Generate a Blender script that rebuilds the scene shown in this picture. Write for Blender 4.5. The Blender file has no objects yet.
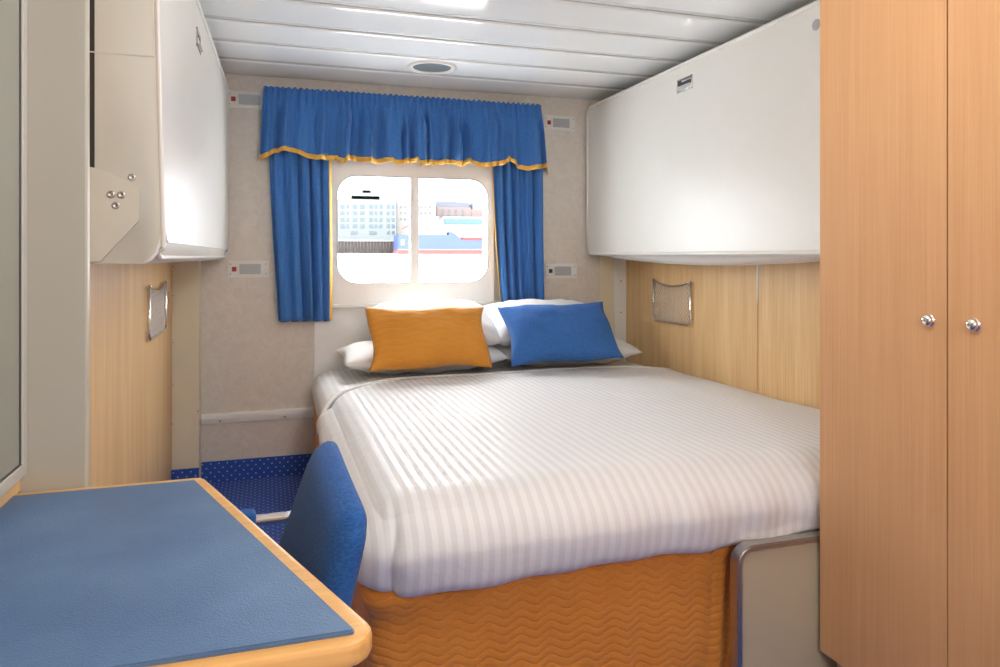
import bpy, bmesh, math, random
from math import sin, cos, pi, atan, radians
from mathutils import Vector, Matrix, noise
random.seed(7)
SC = bpy.context.scene
COL = SC.collection

# ------------------------------------------------------------------ materials
MATS = {}
def srgb(r, g, b):
    f = lambda v: (v/255/12.92) if v/255 <= .04045 else ((v/255+.055)/1.055)**2.4
    return (f(r), f(g), f(b), 1)
def osr(r, g, b):
    c = srgb(r, g, b); return (c[0]*.33, c[1]*.33, c[2]*.33, 1)
class NB:
    def __init__(s, name):
        m = bpy.data.materials.new(name); m.use_nodes = True
        s.m = m; s.t = m.node_tree; s.n = s.t.nodes; s.l = s.t.links
        s.b = s.n['Principled BSDF']
    def new(s, typ, **kw):
        n = s.n.new(typ)
        for k, v in kw.items(): setattr(n, k, v)
        return n
    def val(s, sock, v):
        if hasattr(v, 'is_linked') or hasattr(v, 'links'): s.l.new(v, sock)
        else: sock.default_value = v
    def math(s, op, a, b=0.0, c=None):
        n = s.new('ShaderNodeMath', operation=op); s.val(n.inputs[0], a); s.val(n.inputs[1], b)
        if c is not None: s.val(n.inputs[2], c)
        return n.outputs[0]
    def coord(s, out='Object'):
        return s.new('ShaderNodeTexCoord').outputs[out]
    def xyz(s, v):
        n = s.new('ShaderNodeSeparateXYZ'); s.l.new(v, n.inputs[0]); return n.outputs
    def mapping(s, v, scale=(1,1,1), rot=(0,0,0)):
        n = s.new('ShaderNodeMapping'); s.l.new(v, n.inputs[0]); n.inputs['Scale'].default_value = scale
        n.inputs['Rotation'].default_value = rot; return n.outputs[0]
    def noise(s, v, scale, detail=3, rough=.5, dist=0):
        n = s.new('ShaderNodeTexNoise'); s.l.new(v, n.inputs['Vector']); n.inputs['Scale'].default_value = scale
        n.inputs['Detail'].default_value = detail; n.inputs['Roughness'].default_value = rough
        n.inputs['Distortion'].default_value = dist; return n.outputs['Fac']
    def ramp(s, f, stops):
        n = s.new('ShaderNodeValToRGB'); s.l.new(f, n.inputs[0]); e = n.color_ramp.elements
        e[0].position, e[0].color = stops[0]; e[1].position, e[1].color = stops[-1]
        for p, c in stops[1:-1]:
            x = e.new(p); x.color = c
        return n.outputs[0]
    def mix(s, f, a, b):
        n = s.new('ShaderNodeMix', data_type='RGBA'); s.val(n.inputs[0], f)
        s.val(n.inputs[6], a); s.val(n.inputs[7], b); return n.outputs[2]
    def bump(s, h, strength=.2, dist=.002):
        n = s.new('ShaderNodeBump'); s.l.new(h, n.inputs['Height']); n.inputs['Strength'].default_value = strength
        n.inputs['Distance'].default_value = dist; s.l.new(n.outputs[0], s.b.inputs['Normal'])
    def base(s, c): s.val(s.b.inputs['Base Color'], c)
    def fin(s, rough=.5, metal=0, spec=.5, sheen=0, coat=0):
        s.b.inputs['Roughness'].default_value = rough; s.b.inputs['Metallic'].default_value = metal
        s.b.inputs['Specular IOR Level'].default_value = spec
        s.b.inputs['Sheen Weight'].default_value = sheen; s.b.inputs['Coat Weight'].default_value = coat
        return s.m

def plain(name, c, rough=.5, metal=0, var=.04, scale=30, bump=0, sheen=0, spec=.5, coat=0):
    k = NB(name); co = k.coord(); f = k.noise(co, scale, 4)
    d = tuple(max(0, x*(1-var)) for x in c[:3])+(1,); u = tuple(min(1, x*(1+var)) for x in c[:3])+(1,)
    k.base(k.ramp(f, [(.3, d), (.7, u)]))
    if bump: k.bump(k.noise(co, scale*8, 3), bump, .001)
    return k.fin(rough, metal, spec, sheen, coat)

def wood(name, dark, light, axis='Z', rough=.4, fine=260, coat=0):
    k = NB(name); co = k.coord()
    st = {'Z': (1, 1, .012), 'X': (.012, 1, 1), 'Y': (1, .012, 1)}[axis]
    m = k.mapping(co, st)
    f1 = k.noise(m, fine, 4, .6); f2 = k.noise(k.mapping(co, tuple(min(1, v*6) for v in st)), 14, 3, .6)
    f = k.math('ADD', k.math('MULTIPLY', f1, .6), k.math('MULTIPLY', f2, .4))
    k.base(k.ramp(f, [(.36, dark), (.5, tuple((a+b)/2 for a, b in zip(dark, light))), (.64, light)]))
    k.bump(f1, .08, .0006)
    return k.fin(rough, 0, .3, 0, coat)

M = {}
M['white_laminate'] = plain('white_laminate', srgb(232, 230, 224), .35, var=.01, scale=6, bump=.02)
M['cap_beige'] = plain('beige_laminate', srgb(208, 206, 194), .45, var=.012, scale=6)
M['trim_white'] = plain('white_plastic_trim', srgb(232, 230, 224), .3, var=.01)
M['ceiling'] = plain('ceiling_enamel', srgb(240, 242, 242), .13, var=.008, scale=5)
M['groove'] = plain('ceiling_joint', srgb(196, 194, 188), .5)
M['post'] = plain('cream_post_enamel', srgb(230, 220, 194), .4, var=.012, scale=9)
M['pilaster'] = plain('pilaster_grey_beige', srgb(186, 181, 168), .4, var=.015, scale=5)
M['steel'] = plain('polished_steel', (.62, .6, .57, 1), .18, 1, var=.03)
M['chrome'] = plain('chrome', (.8, .79, .77, 1), .08, 1, var=.01)
M['alu'] = plain('brushed_aluminium', (.52, .51, .5, 1), .36, 1, var=.05, scale=60)
M['tube'] = plain('pale_metal_tube', (.72, .72, .72, 1), .25, .9, var=.02)
M['dark'] = plain('dark_recess', srgb(50, 46, 42), .7)
M['screw'] = plain('screw_head', (.35, .34, .33, 1), .35, 1)
M['win_frame'] = plain('window_frame_enamel', srgb(240, 239, 236), .35, var=.01)
M['gold_trim'] = plain('gold_braid', srgb(236, 184, 84), .8, var=.08, scale=120, bump=.3)
M['red'] = plain('red_switch', srgb(170, 40, 32), .3)
M['black_sw'] = plain('dark_switch', srgb(50, 50, 55), .3)
M['lens'] = plain('frosted_lens', srgb(176, 178, 180), .25, var=.04, scale=80, bump=.2)
M['white_sheet'] = plain('white_cotton', srgb(228, 227, 226), .85, var=.01, scale=20, bump=.08, sheen=.2)
M['glass_grey'] = plain('greyish_glass_panel', srgb(150, 153, 143), .22, var=.02, scale=3, coat=.4)
M['vent_grey'] = plain('grey_vent_glass', srgb(130, 140, 142), .3, .3, var=.12, scale=70)
M['pad'] = None
M['wood_wall'] = wood('oak_wall_laminate', srgb(220, 176, 120), srgb(243, 210, 160), 'Z', .42, 210)
M['wood_ward'] = wood('beech_wardrobe_laminate', srgb(198, 149, 103), srgb(209, 161, 115), 'Z', .5, 190)
M['wood_desk'] = wood('beech_desk_edge', srgb(214, 160, 92), srgb(232, 184, 118), 'X', .35, 150)
M['panel_beige'] = plain('beige_end_panel', srgb(186, 174, 148), .4, var=.012, scale=8)

def m_wallpaper():
    k = NB('mottled_wall_vinyl'); co = k.coord()
    f = k.noise(co, 22, 6, .7, 1.2)
    k.base(k.ramp(f, [(.35, srgb(216, 206, 194)), (.65, srgb(228, 219, 208))])); k.bump(f, .1, .001)
    return k.fin(.55)
M['wallpaper'] = m_wallpaper()

def m_fabric(name, c1, c2, rough=.9, sheen=.1, wscale=900, spec=.2):
    k = NB(name); co = k.coord(); x, y, z = k.xyz(co)
    w = k.math('ADD', k.math('MULTIPLY', k.math('SINE', k.math('MULTIPLY', x, wscale)), .5), k.math('MULTIPLY', k.math('SINE', k.math('MULTIPLY', z, wscale)), .5))
    n = k.noise(k.mapping(co, (1, 1, 3)), 120, 4, .7)
    f = k.math('ADD', k.math('MULTIPLY', w, .12), n)
    k.base(k.ramp(f, [(.3, c1), (.7, c2)])); k.bump(f, .25 if wscale else .5, .001)
    return k.fin(rough, 0, spec, sheen)
M['curtain'] = m_fabric('blue_curtain_weave', srgb(52, 106, 176), srgb(80, 134, 202))
M['cushion_blue'] = m_fabric('blue_cushion_weave', srgb(44, 92, 160), srgb(68, 118, 186))
M['chair_blue'] = m_fabric('chair_wool', srgb(30, 72, 132), srgb(52, 102, 168), .95, .08, 0)

def m_carpet():
    k = NB('navy_dotted_carpet'); co = k.coord(); x, y, z = k.xyz(co)
    def dots(u, v, p, q, r):
        a = k.math('DIVIDE', u, p); b = k.math('DIVIDE', v, q)
        row = k.math('FLOOR', b); off = k.math('MULTIPLY', k.math('MODULO', k.math('ABSOLUTE', row), 2.0), .5)
        fa = k.math('SUBTRACT', k.math('FRACT', k.math('ADD', a, off)), .5); fb = k.math('SUBTRACT', k.math('FRACT', b), .5)
        da = k.math('MULTIPLY', fa, p); db = k.math('MULTIPLY', fb, q)
        d = k.math('SQRT', k.math('ADD', k.math('MULTIPLY', da, da), k.math('MULTIPLY', db, db)))
        return k.math('LESS_THAN', d, r)
    m = dots(x, k.math('ADD', y, z), .040, .022, .0036)
    n = k.noise(co, 300, 3, .7)
    bg = k.ramp(n, [(.3, srgb(40, 72, 160)), (.7, srgb(64, 104, 200))])
    k.base(k.mix(m, bg, srgb(200, 196, 170))); k.bump(n, .5, .003)
    return k.fin(.95, 0, .2, .05)
M['carpet'] = m_carpet()

def m_stripe():
    k = NB('sateen_striped_cotton'); co = k.coord(); x, y, z = k.xyz(co)
    s = k.math('SINE', k.math('MULTIPLY', x, 2*pi/.0305))
    f = k.ramp(k.math('ADD', k.math('MULTIPLY', s, .5), .5), [(.42, (0,0,0,1)), (.58, (1,1,1,1))])
    k.base(k.mix(f, srgb(219, 218, 219), srgb(229, 229, 230)))
    n = k.noise(co, 5, 5, .6, .6); n2 = k.noise(co, 300, 2)
    k.bump(k.math('ADD', n, k.math('MULTIPLY', n2, .03)), .22, .02)
    r = k.math('SUBTRACT', .72, k.math('MULTIPLY', f, .26)); k.l.new(r, k.b.inputs['Roughness'])
    m = k.fin(.7, 0, .4, .15); k.l.new(r, k.b.inputs['Roughness']); return m
M['stripe'] = m_stripe()

def m_quilt(name, c1, c2, c3, lam, p, amp, st=.7):
    k = NB(name); co = k.coord(); x, y, z = k.xyz(co)
    u = k.math('ADD', x, y)
    wob = k.math('MULTIPLY', k.noise(co, 4, 2), .9)
    ph = k.math('MULTIPLY', k.math('SINE', k.math('ADD', k.math('MULTIPLY', u, 2*pi/lam), wob)), amp)
    ph = k.math('ADD', ph, k.math('MULTIPLY', k.math('SINE', k.math('ADD', k.math('MULTIPLY', u, 4*pi/lam), k.math('MULTIPLY', z, 290.0))), amp*.12))
    t = k.math('FRACT', k.math('DIVIDE', k.math('ADD', z, ph), p))
    h = k.math('POWER', k.math('SINE', k.math('MULTIPLY', t, pi)), .5)
    n = k.noise(co, 200, 3); big = k.noise(co, 7, 3)
    line = k.math('LESS_THAN', h, .36)
    body = k.ramp(k.math('ADD', k.math('MULTIPLY', n, .5), k.math('MULTIPLY', big, .5)), [(.35, c1), (.65, c2)])
    k.base(k.mix(k.math('MULTIPLY', line, .55), body, c3))
    k.bump(k.math('ADD', h, k.math('MULTIPLY', n, .1)), st, .004)
    return k.fin(.75, 0, .3, .2)
M['quilt'] = m_quilt('ochre_quilted_fabric', srgb(206, 126, 46), srgb(220, 142, 58), srgb(232, 160, 80), .086, .0215, .0085, .5)
M['cushion_gold'] = m_quilt('gold_cushion_quilting', srgb(208, 136, 44), srgb(220, 150, 56), srgb(224, 158, 66), .11, .03, .006, .3)

def m_leather():
    k = NB('blue_leatherette'); co = k.coord()
    v = k.new('ShaderNodeTexVoronoi'); v.inputs['Scale'].default_value = 420; k.l.new(co, v.inputs['Vector'])
    n = k.noise(co, 9, 4)
    k.base(k.ramp(n, [(.3, srgb(74, 106, 146)), (.7, srgb(90, 122, 160))])); k.bump(v.outputs['Distance'], .35, .0015)
    return k.fin(.42, 0, .6)
M['pad'] = m_leather()

def m_glass():
    m = bpy.data.materials.new('clear_window_glass'); m.use_nodes = True; t = m.node_tree; t.nodes.clear()
    o = t.nodes.new('ShaderNodeOutputMaterial'); mx = t.nodes.new('ShaderNodeMixShader'); fr = t.nodes.new('ShaderNodeFresnel')
    tr = t.nodes.new('ShaderNodeBsdfTransparent'); gl = t.nodes.new('ShaderNodeBsdfGlossy'); gl.inputs['Roughness'].default_value = .02
    fr.inputs[0].default_value = 1.3
    t.links.new(fr.outputs[0], mx.inputs[0]); t.links.new(tr.outputs[0], mx.inputs[1]); t.links.new(gl.outputs[0], mx.inputs[2]); t.links.new(mx.outputs[0], o.inputs[0])
    return m
M['glass'] = m_glass()

# outdoor
M['bld_pale'] = plain('pale_render', osr(120, 129, 133), .8, var=.03, scale=.3)
M['bld_cream'] = plain('cream_render', osr(138, 134, 130), .8, var=.03, scale=.3)
M['bld_brick'] = plain('pinkish_brick', osr(134, 116, 114), .9, var=.06, scale=1)
M['bld_roof'] = plain('grey_slate_roof', osr(92, 98, 114), .7)
M['bld_glass'] = plain('building_window_glass', osr(70, 88, 96), .3, var=.1, scale=.4)
M['quay'] = plain('weathered_timber_quay', osr(62, 52, 48), .9, var=.3, scale=.6)
M['quay_deck'] = plain('quay_concrete', osr(140, 140, 138), .9)
M['hull_blue'] = plain('blue_hull_paint', osr(34, 66, 136), .5, var=.05, scale=.4)
M['hull_red'] = plain('red_boot_paint', osr(140, 40, 34), .6, var=.06, scale=.4)
M['ship_white'] = plain('white_ship_paint', osr(160, 162, 164), .5)
M['band_blue'] = plain('sky_blue_cladding', osr(62, 108, 146), .5)
def m_water():
    k = NB('pale_harbour_water'); co = k.coord(); n = k.noise(k.mapping(co, (1, .25, 1)), .6, 4)
    k.base(k.ramp(n, [(.3, srgb(206, 212, 214)), (.7, srgb(222, 226, 228))])); k.bump(n, .3, .2)  # bright hazy reflection put into the base colour, also bounces light to the ceiling
    return k.fin(.35)
M['water'] = m_water()

# ------------------------------------------------------------------ mesh helpers
def obj(name, bm, mats, parent=None, smooth=False, angle=None):
    me = bpy.data.meshes.new(name)
    bm.normal_update()
    bm.to_mesh(me); bm.free()
    if not isinstance(mats, (list, tuple)): mats = [mats]
    for m in mats: me.materials.append(m)
    if smooth:
        for p in me.polygons: p.use_smooth = True
        if angle:
            me.set_sharp_from_angle(angle=radians(angle))
    o = bpy.data.objects.new(name, me); COL.objects.link(o)
    if parent: o.parent = parent
    return o
def tag(o, label=None, cat=None, group=None, kind=None):
    if label: o['label'] = label
    if cat: o['category'] = cat
    if group: o['group'] = group
    if kind: o['kind'] = kind
    return o
def thing(name, loc, label, cat, group=None, rot=(0,0,0)):
    o = bpy.data.objects.new(name, None); COL.objects.link(o); o.location = loc; o.rotation_euler = rot
    o.empty_display_size = .1
    return tag(o, label, cat, group)
def struct(name, bm, m, parent=None, **k):
    o = obj(name, bm, m, parent, **k)
    if not parent: o['kind'] = 'structure'
    return o
def local(o, p):           # shift a mesh's vertices so the object sits at p (relative to parent's location)
    o.data.transform(Matrix.Translation(-Vector(p))); o.location = Vector(p); return o
def box(bm, x0, x1, y0, y1, z0, z1, bev=0, seg=2, mi=0):
    vs = [bm.verts.new((x, y, z)) for x in (x0, x1) for y in (y0, y1) for z in (z0, z1)]
    F = [(0,1,3,2), (4,6,7,5), (0,4,5,1), (2,3,7,6), (0,2,6,4), (1,5,7,3)]
    fs = [bm.faces.new([vs[i] for i in f]) for f in F]
    for f in fs: f.material_index = mi
    if bev:
        es = list({e for f in fs for e in f.edges})
        r = bmesh.ops.bevel(bm, geom=es, offset=bev, segments=seg, affect='EDGES', profile=.5)
        for f in r['faces']: f.material_index = mi
    return bm
def Box(*a, **k): return box(bmesh.new(), *a, **k)
def prism(bm, pts, axis, a, b, mi=0):
    """pts: 2-D outline; axis 'X' -> (y,z), 'Y' -> (x,z), 'Z' -> (x,y)"""
    def P(p, t):
        return {'X': (t, p[0], p[1]), 'Y': (p[0], t, p[1]), 'Z': (p[0], p[1], t)}[axis]
    A = [bm.verts.new(P(p, a)) for p in pts]; B = [bm.verts.new(P(p, b)) for p in pts]
    fs = [bm.faces.new(A), bm.faces.new(B[::-1])]
    n = len(pts)
    for i in range(n): fs.append(bm.faces.new([A[i], B[i], B[(i+1) % n], A[(i+1) % n]]))
    for f in fs: f.material_index = mi
    bmesh.ops.recalc_face_normals(bm, faces=fs)
    return fs
def rrect(x0, x1, z0, z1, r, n=6, rs=None):
    rs = rs or (r, r, r, r); pts = []
    for (cx, cz, a0, q) in ((x1-rs[0], z1-rs[0], 0, rs[0]), (x0+rs[1], z1-rs[1], 90, rs[1]), (x0+rs[2], z0+rs[2], 180, rs[2]), (x1-rs[3], z0+rs[3], 270, rs[3])):
        for i in range(n+1):
            a = radians(a0+90*i/n); pts.append((cx+q*cos(a), cz+q*sin(a)))
    return pts
def tube(bm, pts, r, n=10, cyc=False, mi=0):
    pts = [Vector(p) for p in pts]; rings = []; N = len(pts)
    up = Vector((0, 0, 1))
    for i, p in enumerate(pts):
        if cyc: t = (pts[(i+1) % N]-pts[i-1]).normalized()
        else: t = (pts[min(i+1, N-1)]-pts[max(i-1, 0)]).normalized()
        s = t.cross(up)
        if s.length < .05: s = t.cross(Vector((0, 1, 0)))
        s.normalize(); u = s.cross(t)
        rings.append([bm.verts.new(p+r*(cos(2*pi*j/n)*s+sin(2*pi*j/n)*u)) for j in range(n)])
    for i in range(N if cyc else N-1):
        A, B = rings[i], rings[(i+1) % N]
        for j in range(n):
            f = bm.faces.new([A[j], A[(j+1) % n], B[(j+1) % n], B[j]]); f.material_index = mi; f.smooth = True
    if not cyc:
        bm.faces.new(rings[0][::-1]).material_index = mi; bm.faces.new(rings[-1]).material_index = mi
    return bm
def lathe(bm, prof, n=28, mtx=Matrix(), mi=0):
    """prof: (r, h) spun about Z"""
    rings = []
    for r, h in prof:
        if r < 1e-6: rings.append([bm.verts.new(mtx @ Vector((0, 0, h)))])
        else: rings.append([bm.verts.new(mtx @ Vector((r*cos(2*pi*j/n), r*sin(2*pi*j/n), h))) for j in range(n)])
    for A, B in zip(rings, rings[1:]):
        for j in range(n):
            q = [A[j % len(A)], A[(j+1) % len(A)], B[(j+1) % len(B)], B[j % len(B)]]
            v = []
            for w in q:
                if w not in v: v.append(w)
            if len(v) > 2:
                f = bm.faces.new(v); f.material_index = mi; f.smooth = True
    return bm
def grid(bm, f, nu, nv, mi=0):
    V = [[bm.verts.new(f(i/nu, j/nv)) for j in range(nv+1)] for i in range(nu+1)]
    for i in range(nu):
        for j in range(nv):
            q = bm.faces.new([V[i][j], V[i+1][j], V[i+1][j+1], V[i][j+1]]); q.material_index = mi; q.smooth = True
    return V
def solid(o, t, off=0):
    m = o.modifiers.new('thickness', 'SOLIDIFY'); m.thickness = t; m.offset = off; return o
def fbm(p, s=1, o=3): return noise.fractal(Vector(p)*s, 1, 2, o)

# ------------------------------------------------------------------ room constants
XL, XR, YB, YN, H = -.45, 2.09, 4.0, -1.4, 2.108

# floor, walls
struct('floor', Box(XL-.1, XR+.1, YN-.1, YB+.1, -.06, 0), M['carpet'])
wx0, wx1, wz0, wz1 = .356, 1.205, 1.016, 1.600            # visible glazed opening
def wall_with_hole():
    bm = bmesh.new()
    for a in ((XL-.1, wx0-.03, 0, H+.1), (wx1+.03, XR+.1, 0, H+.1), (wx0-.03, wx1+.03, 0, wz0-.03), (wx0-.03, wx1+.03, wz1+.03, H+.1)):
        box(bm, a[0], a[1], YB, YB+.1, a[2], a[3])
    return bm
wb = struct('wall_back', wall_with_hole(), M['wallpaper'])
wl = struct('wall_left', Box(XL-.1, XL, YN-.1, YB, 0, H+.1), M['wood_wall'])
wr = struct('wall_right', Box(XR, XR+.1, YN-.1, YB, 0, H+.1), M['wood_wall'])
obj('joint_strip', Box(XR-.0015, XR, 2.726, 2.732, .56, 1.2), M['wood_ward'], wr)
bm = bmesh.new(); prism(bm, [(2.722, 1.13), (2.735, 1.13), (2.733, .99), (2.7285, .95), (2.725, .99)], 'X', XR-.003, XR)  # narrow pale mark, tapering downwards
tag(obj('pale_mark', bm, M['trim_white'], wr), 'pale vertical mark on the wood panelling')
struct('wall_near', Box(XL-.1, XR+.1, YN-.1, YN, 0, H+.1), M['wallpaper'])

# ceiling of 300 mm enamelled planks, joint lines across the cabin
def ceiling():
    bm = bmesh.new(); prof = []
    y = 3.998
    p = .3065
    k = 0
    while y > YN:
        y1 = y-p
        g = .006
        n = 8
        for i in range(n+1):
            t = i/n; prof.append((y-g-(p-2*g)*t, H-.0022*(1-(2*t-1)**2)))
        prof.append((y1+g-.001, H+.004)); prof.append((y1-g+.001, H+.004))
        y = y1
    prof2 = prof+[(prof[-1][0], H+.05), (YB, H+.05), (YB, H)]
    A = [bm.verts.new((XL, a, b)) for a, b in prof]; B = [bm.verts.new((XR, a, b)) for a, b in prof]
    for i in range(len(prof)-1):
        f = bm.faces.new([A[i], B[i], B[i+1], A[i+1]])
        hi = max(prof[i][1], prof[i+1][1]) > H+.002
        f.material_index = 1 if hi else 0; f.smooth = not hi
    box(bm, XL-.1, XR+.1, YN-.1, YB+.1, H+.02, H+.08)
    return bm
struct('ceiling', ceiling(), [M['ceiling'], M['groove']])

# skirting of turned-up carpet, cable ledge, corner posts
struct('baseboard_back', Box(-.325, .245, 3.985, YB, 0, .106, bev=.003), M['carpet'])
struct('baseboard_left', Box(XL, -.325, 3.845, 3.863, 0, .117, bev=.003), M['carpet'])
bm = bmesh.new(); prism(bm, [(YB, .352), (3.982, .352), (3.975, .347), (3.975, .324), (3.988, .322), (3.988, .302), (YB, .302)], 'X', -.325, .236)
tr = struct('trim_1', bm, M['win_frame'])
for x in (-.235, .085):
    bm = lathe(bmesh.new(), [(0, .004), (.004, .003), (.0055, 0)], 10, Matrix.Translation((x, 3.988, .312)) @ Matrix.Rotation(pi/2, 4, 'X')); obj('screw', bm, M['screw'], tr)
p1 = struct('trim_2', Box(XL, -.326, 3.865, YB, 0, H, bev=.002), M['post'])
def screw(par, x, y, z, ax, r=.0045):
    R = {'-Y': Matrix.Rotation(pi/2, 4, 'X'), '+X': Matrix.Rotation(pi/2, 4, 'Y'), '-X': Matrix.Rotation(-pi/2, 4, 'Y')}[ax]
    o = obj('screw', lathe(bmesh.new(), [(0, .0025), (r*.7, .002), (r, 0)], 10, Matrix.Translation((x, y, z)) @ R), M['screw'], par); return o
for z in (1.112, .97, .74, .53, .34): screw(p1, XL+.006, 3.864, z, '-Y', .003)
screw(p1, -.3305, 3.864, .395, '-Y', .004)
p2 = struct('trim_3', Box(1.915, XR, 3.988, YB, 0, H, bev=.002), M['post'])
p3 = struct('trim_4', Box(2.012, XR, 3.978, 3.988, 0, H, bev=.002), M['win_frame'])
for z in (1.01, .82): screw(p3, 2.055, 3.978, z, '-Y', .005)
# seam strip and white reveal panel beneath the window
struct('trim_5', Box(.236, 1.30, 3.990, YB, .3, .905, bev=.002), M['win_frame'])
struct('trim_6', Box(.300, 1.245, 3.955, YB, .885, .905, bev=.004), M['win_frame'])

# built-out panelling behind the mirror
struct('trim_8', Box(XL, XL+.025, .42, 1.505, .742, H), M['wood_wall'])
# partition board on the left
struct('trim_7', Box(XL, -.318, 1.505, 1.527, 0, H, bev=.004), M['pilaster'])

# ------------------------------------------------------------------ window
def window():
    bm = bmesh.new()
    out = rrect(.312, 1.238, .905, 1.86, .01, 6); inn = rrect(wx0, wx1, wz0, wz1, .105, 10)
    # ring between an outer rectangle and the rounded opening
    def ring(y, O, I):
        return [bm.verts.new((p[0], y, p[1])) for p in O], [bm.verts.new((p[0], y, p[1])) for p in I]
    out = rrect(.312, 1.238, .905, 1.86, .01, 10)
    O1, I1 = ring(3.972, out, inn); O2, I2 = ring(4.09, out, inn)
    inn2 = rrect(wx0-.004, wx1+.004, wz0-.004, wz1+.004, .108, 10)
    n = len(out)
    for i in range(n):
        j = (i+1) % n
        bm.faces.new([O1[i], O1[j], I1[j], I1[i]]); bm.faces.new([O2[i], I2[i], I2[j], O2[j]])
        f = bm.faces.new([I1[i], I1[j], I2[j], I2[i]]); f.smooth = True
        bm.faces.new([O1[i], O2[i], O2[j], O1[j]])
    bmesh.ops.recalc_face_normals(bm, faces=bm.faces[:])
    w = struct('window_1', bm, M['win_frame'])
    # mullion and gaskets
    obj('mullion', Box(.757, .797, 3.968, 4.03, wz0-.004, wz1+.004, bev=.004), M['win_frame'], w)
    for a, b in ((wx0, .757), (.797, wx1)):
        left = a == wx0; r = .105
        pts = rrect(a, b, wz0, wz1, 0, 8, (.012 if left else r, r if left else .012, r if left else .012, .012 if left else r))
        bm = bmesh.new(); tube(bm, [(p[0], 3.972, p[1]) for p in pts], .0026, 6, True)
        obj('gasket', bm, M['vent_grey'], w)
        bm = bmesh.new(); bm.faces.new([bm.verts.new((p[0], 4.02, p[1])) for p in pts])
        g = obj('glass_pane', bm, M['glass'], w)
    return w
window()

# ------------------------------------------------------------------ curtains
def cloth(o):
    return solid(o, .003)
def interp(T, x):
    if x <= T[0][0]: return T[0][1]
    for (a, b), (c, d) in zip(T, T[1:]):
        if x <= c: return b+(d-b)*(x-a)/max(1e-6, c-a)
    return T[-1][1]
def make_curtain(name, xt0, xt1, xb0, xb1, zt, zb, seed, label, edge_right):
    W = lambda t: .5-.5*cos(pi*min(1, t))
    t0 = thing(name, (0, 0, 0), label, 'curtain', 'blue window curtains')
    folds = 5
    rnd = random.Random(seed); ph = [rnd.uniform(-.5, .5) for _ in range(folds+2)]
    def pos(u, v):
        z = zt+(zb-zt)*v
        b = math.sin(pi*v)*.004
        a, c = xt0+(xb0-xt0)*v**1.6, xt1+(xb1-xt1)*v**1.6
        if name: pass
        x = a+(c-a)*u
        uu = u*folds
        amp = (.017+.016*v)*(.75+.35*sin(uu*1.9+seed))
        y = 3.932+amp*sin(2*pi*(uu+.12*sin(3*v+seed)+.16*sin(5.1*u+seed)))+.004*sin(2*pi*uu*2.3+seed*2)
        x += .006*sin(4*pi*uu/2+1.3)*(.4+v)
        if v > .97: z += .004*sin(2*pi*uu+1)
        return Vector((x, y, z))
    eu = .965 if edge_right else .035
    bm = bmesh.new()
    if edge_right: grid(bm, lambda u, v: pos(u*eu, v), 90, 40)
    else: grid(bm, lambda u, v: pos(eu+u*(1-eu), v), 90, 40)
    cloth(obj('fabric', bm, M['curtain'], t0))
    bm = bmesh.new()
    if edge_right: grid(bm, lambda u, v: pos(eu+u*(1-eu), v)+Vector((0, 0, 0)), 6, 40)
    else: grid(bm, lambda u, v: pos(u*eu, v), 6, 40)
    cloth(obj('edging', bm, M['gold_trim'], t0))['label'] = 'golden yellow edging'
    return t0
make_curtain('window_curtain', -.002, .318, .045, .318, 1.98, .822, 2, 'blue curtain hanging left of the window', True)
make_curtain('window_curtain', 1.198, 1.51, 1.262, 1.53, 1.98, .83, 5, 'blue curtain hanging right of the window', False)

# valance, gathered heading, scalloped hem with gold braid
F_, HY_ = 722.5, 256; YAW = atan(232/722.5)
CZ = 1.164
def px(x, y, Y):
    a = (x-500)/F_; r = (sin(YAW)+cos(YAW)*a, cos(YAW)-sin(YAW)*a, (HY_-y)/F_); k = Y/r[1]
    return r[0]*k, CZ+r[2]*k
HEM = [(260,159),(268,157),(274,153),(280,151.5),(288,151.5),(295,152.7),(307,158),(317,160),(336,160.5),(337.5,163.5),(341.5,165),(345,163.5),(346.5,160),(353,160),(360,161.5),(362,162.5),(376,163.2),(392,162.5),(394,165),(400,165.3),(407,163),(417,162),(418.5,166),(422,166),(425,164.5),(440,165),(452,164),(454,166.5),(464,166.5),(467,163),(474,165),(480,167),(488,167.6),(502,165),(506,161.5),(511,162),(520,168.5),(528,171),(538,169.5),(546,167.5)]
VY = 3.885
hem = [(px(a, b, VY)) for a, b in HEM]
vx0, vx1 = hem[0][0], hem[-1][0]
zt = px(264, 86, VY)[1]; tx0, tx1 = px(264, 86, VY)[0], px(541, 100, VY)[0]
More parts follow.
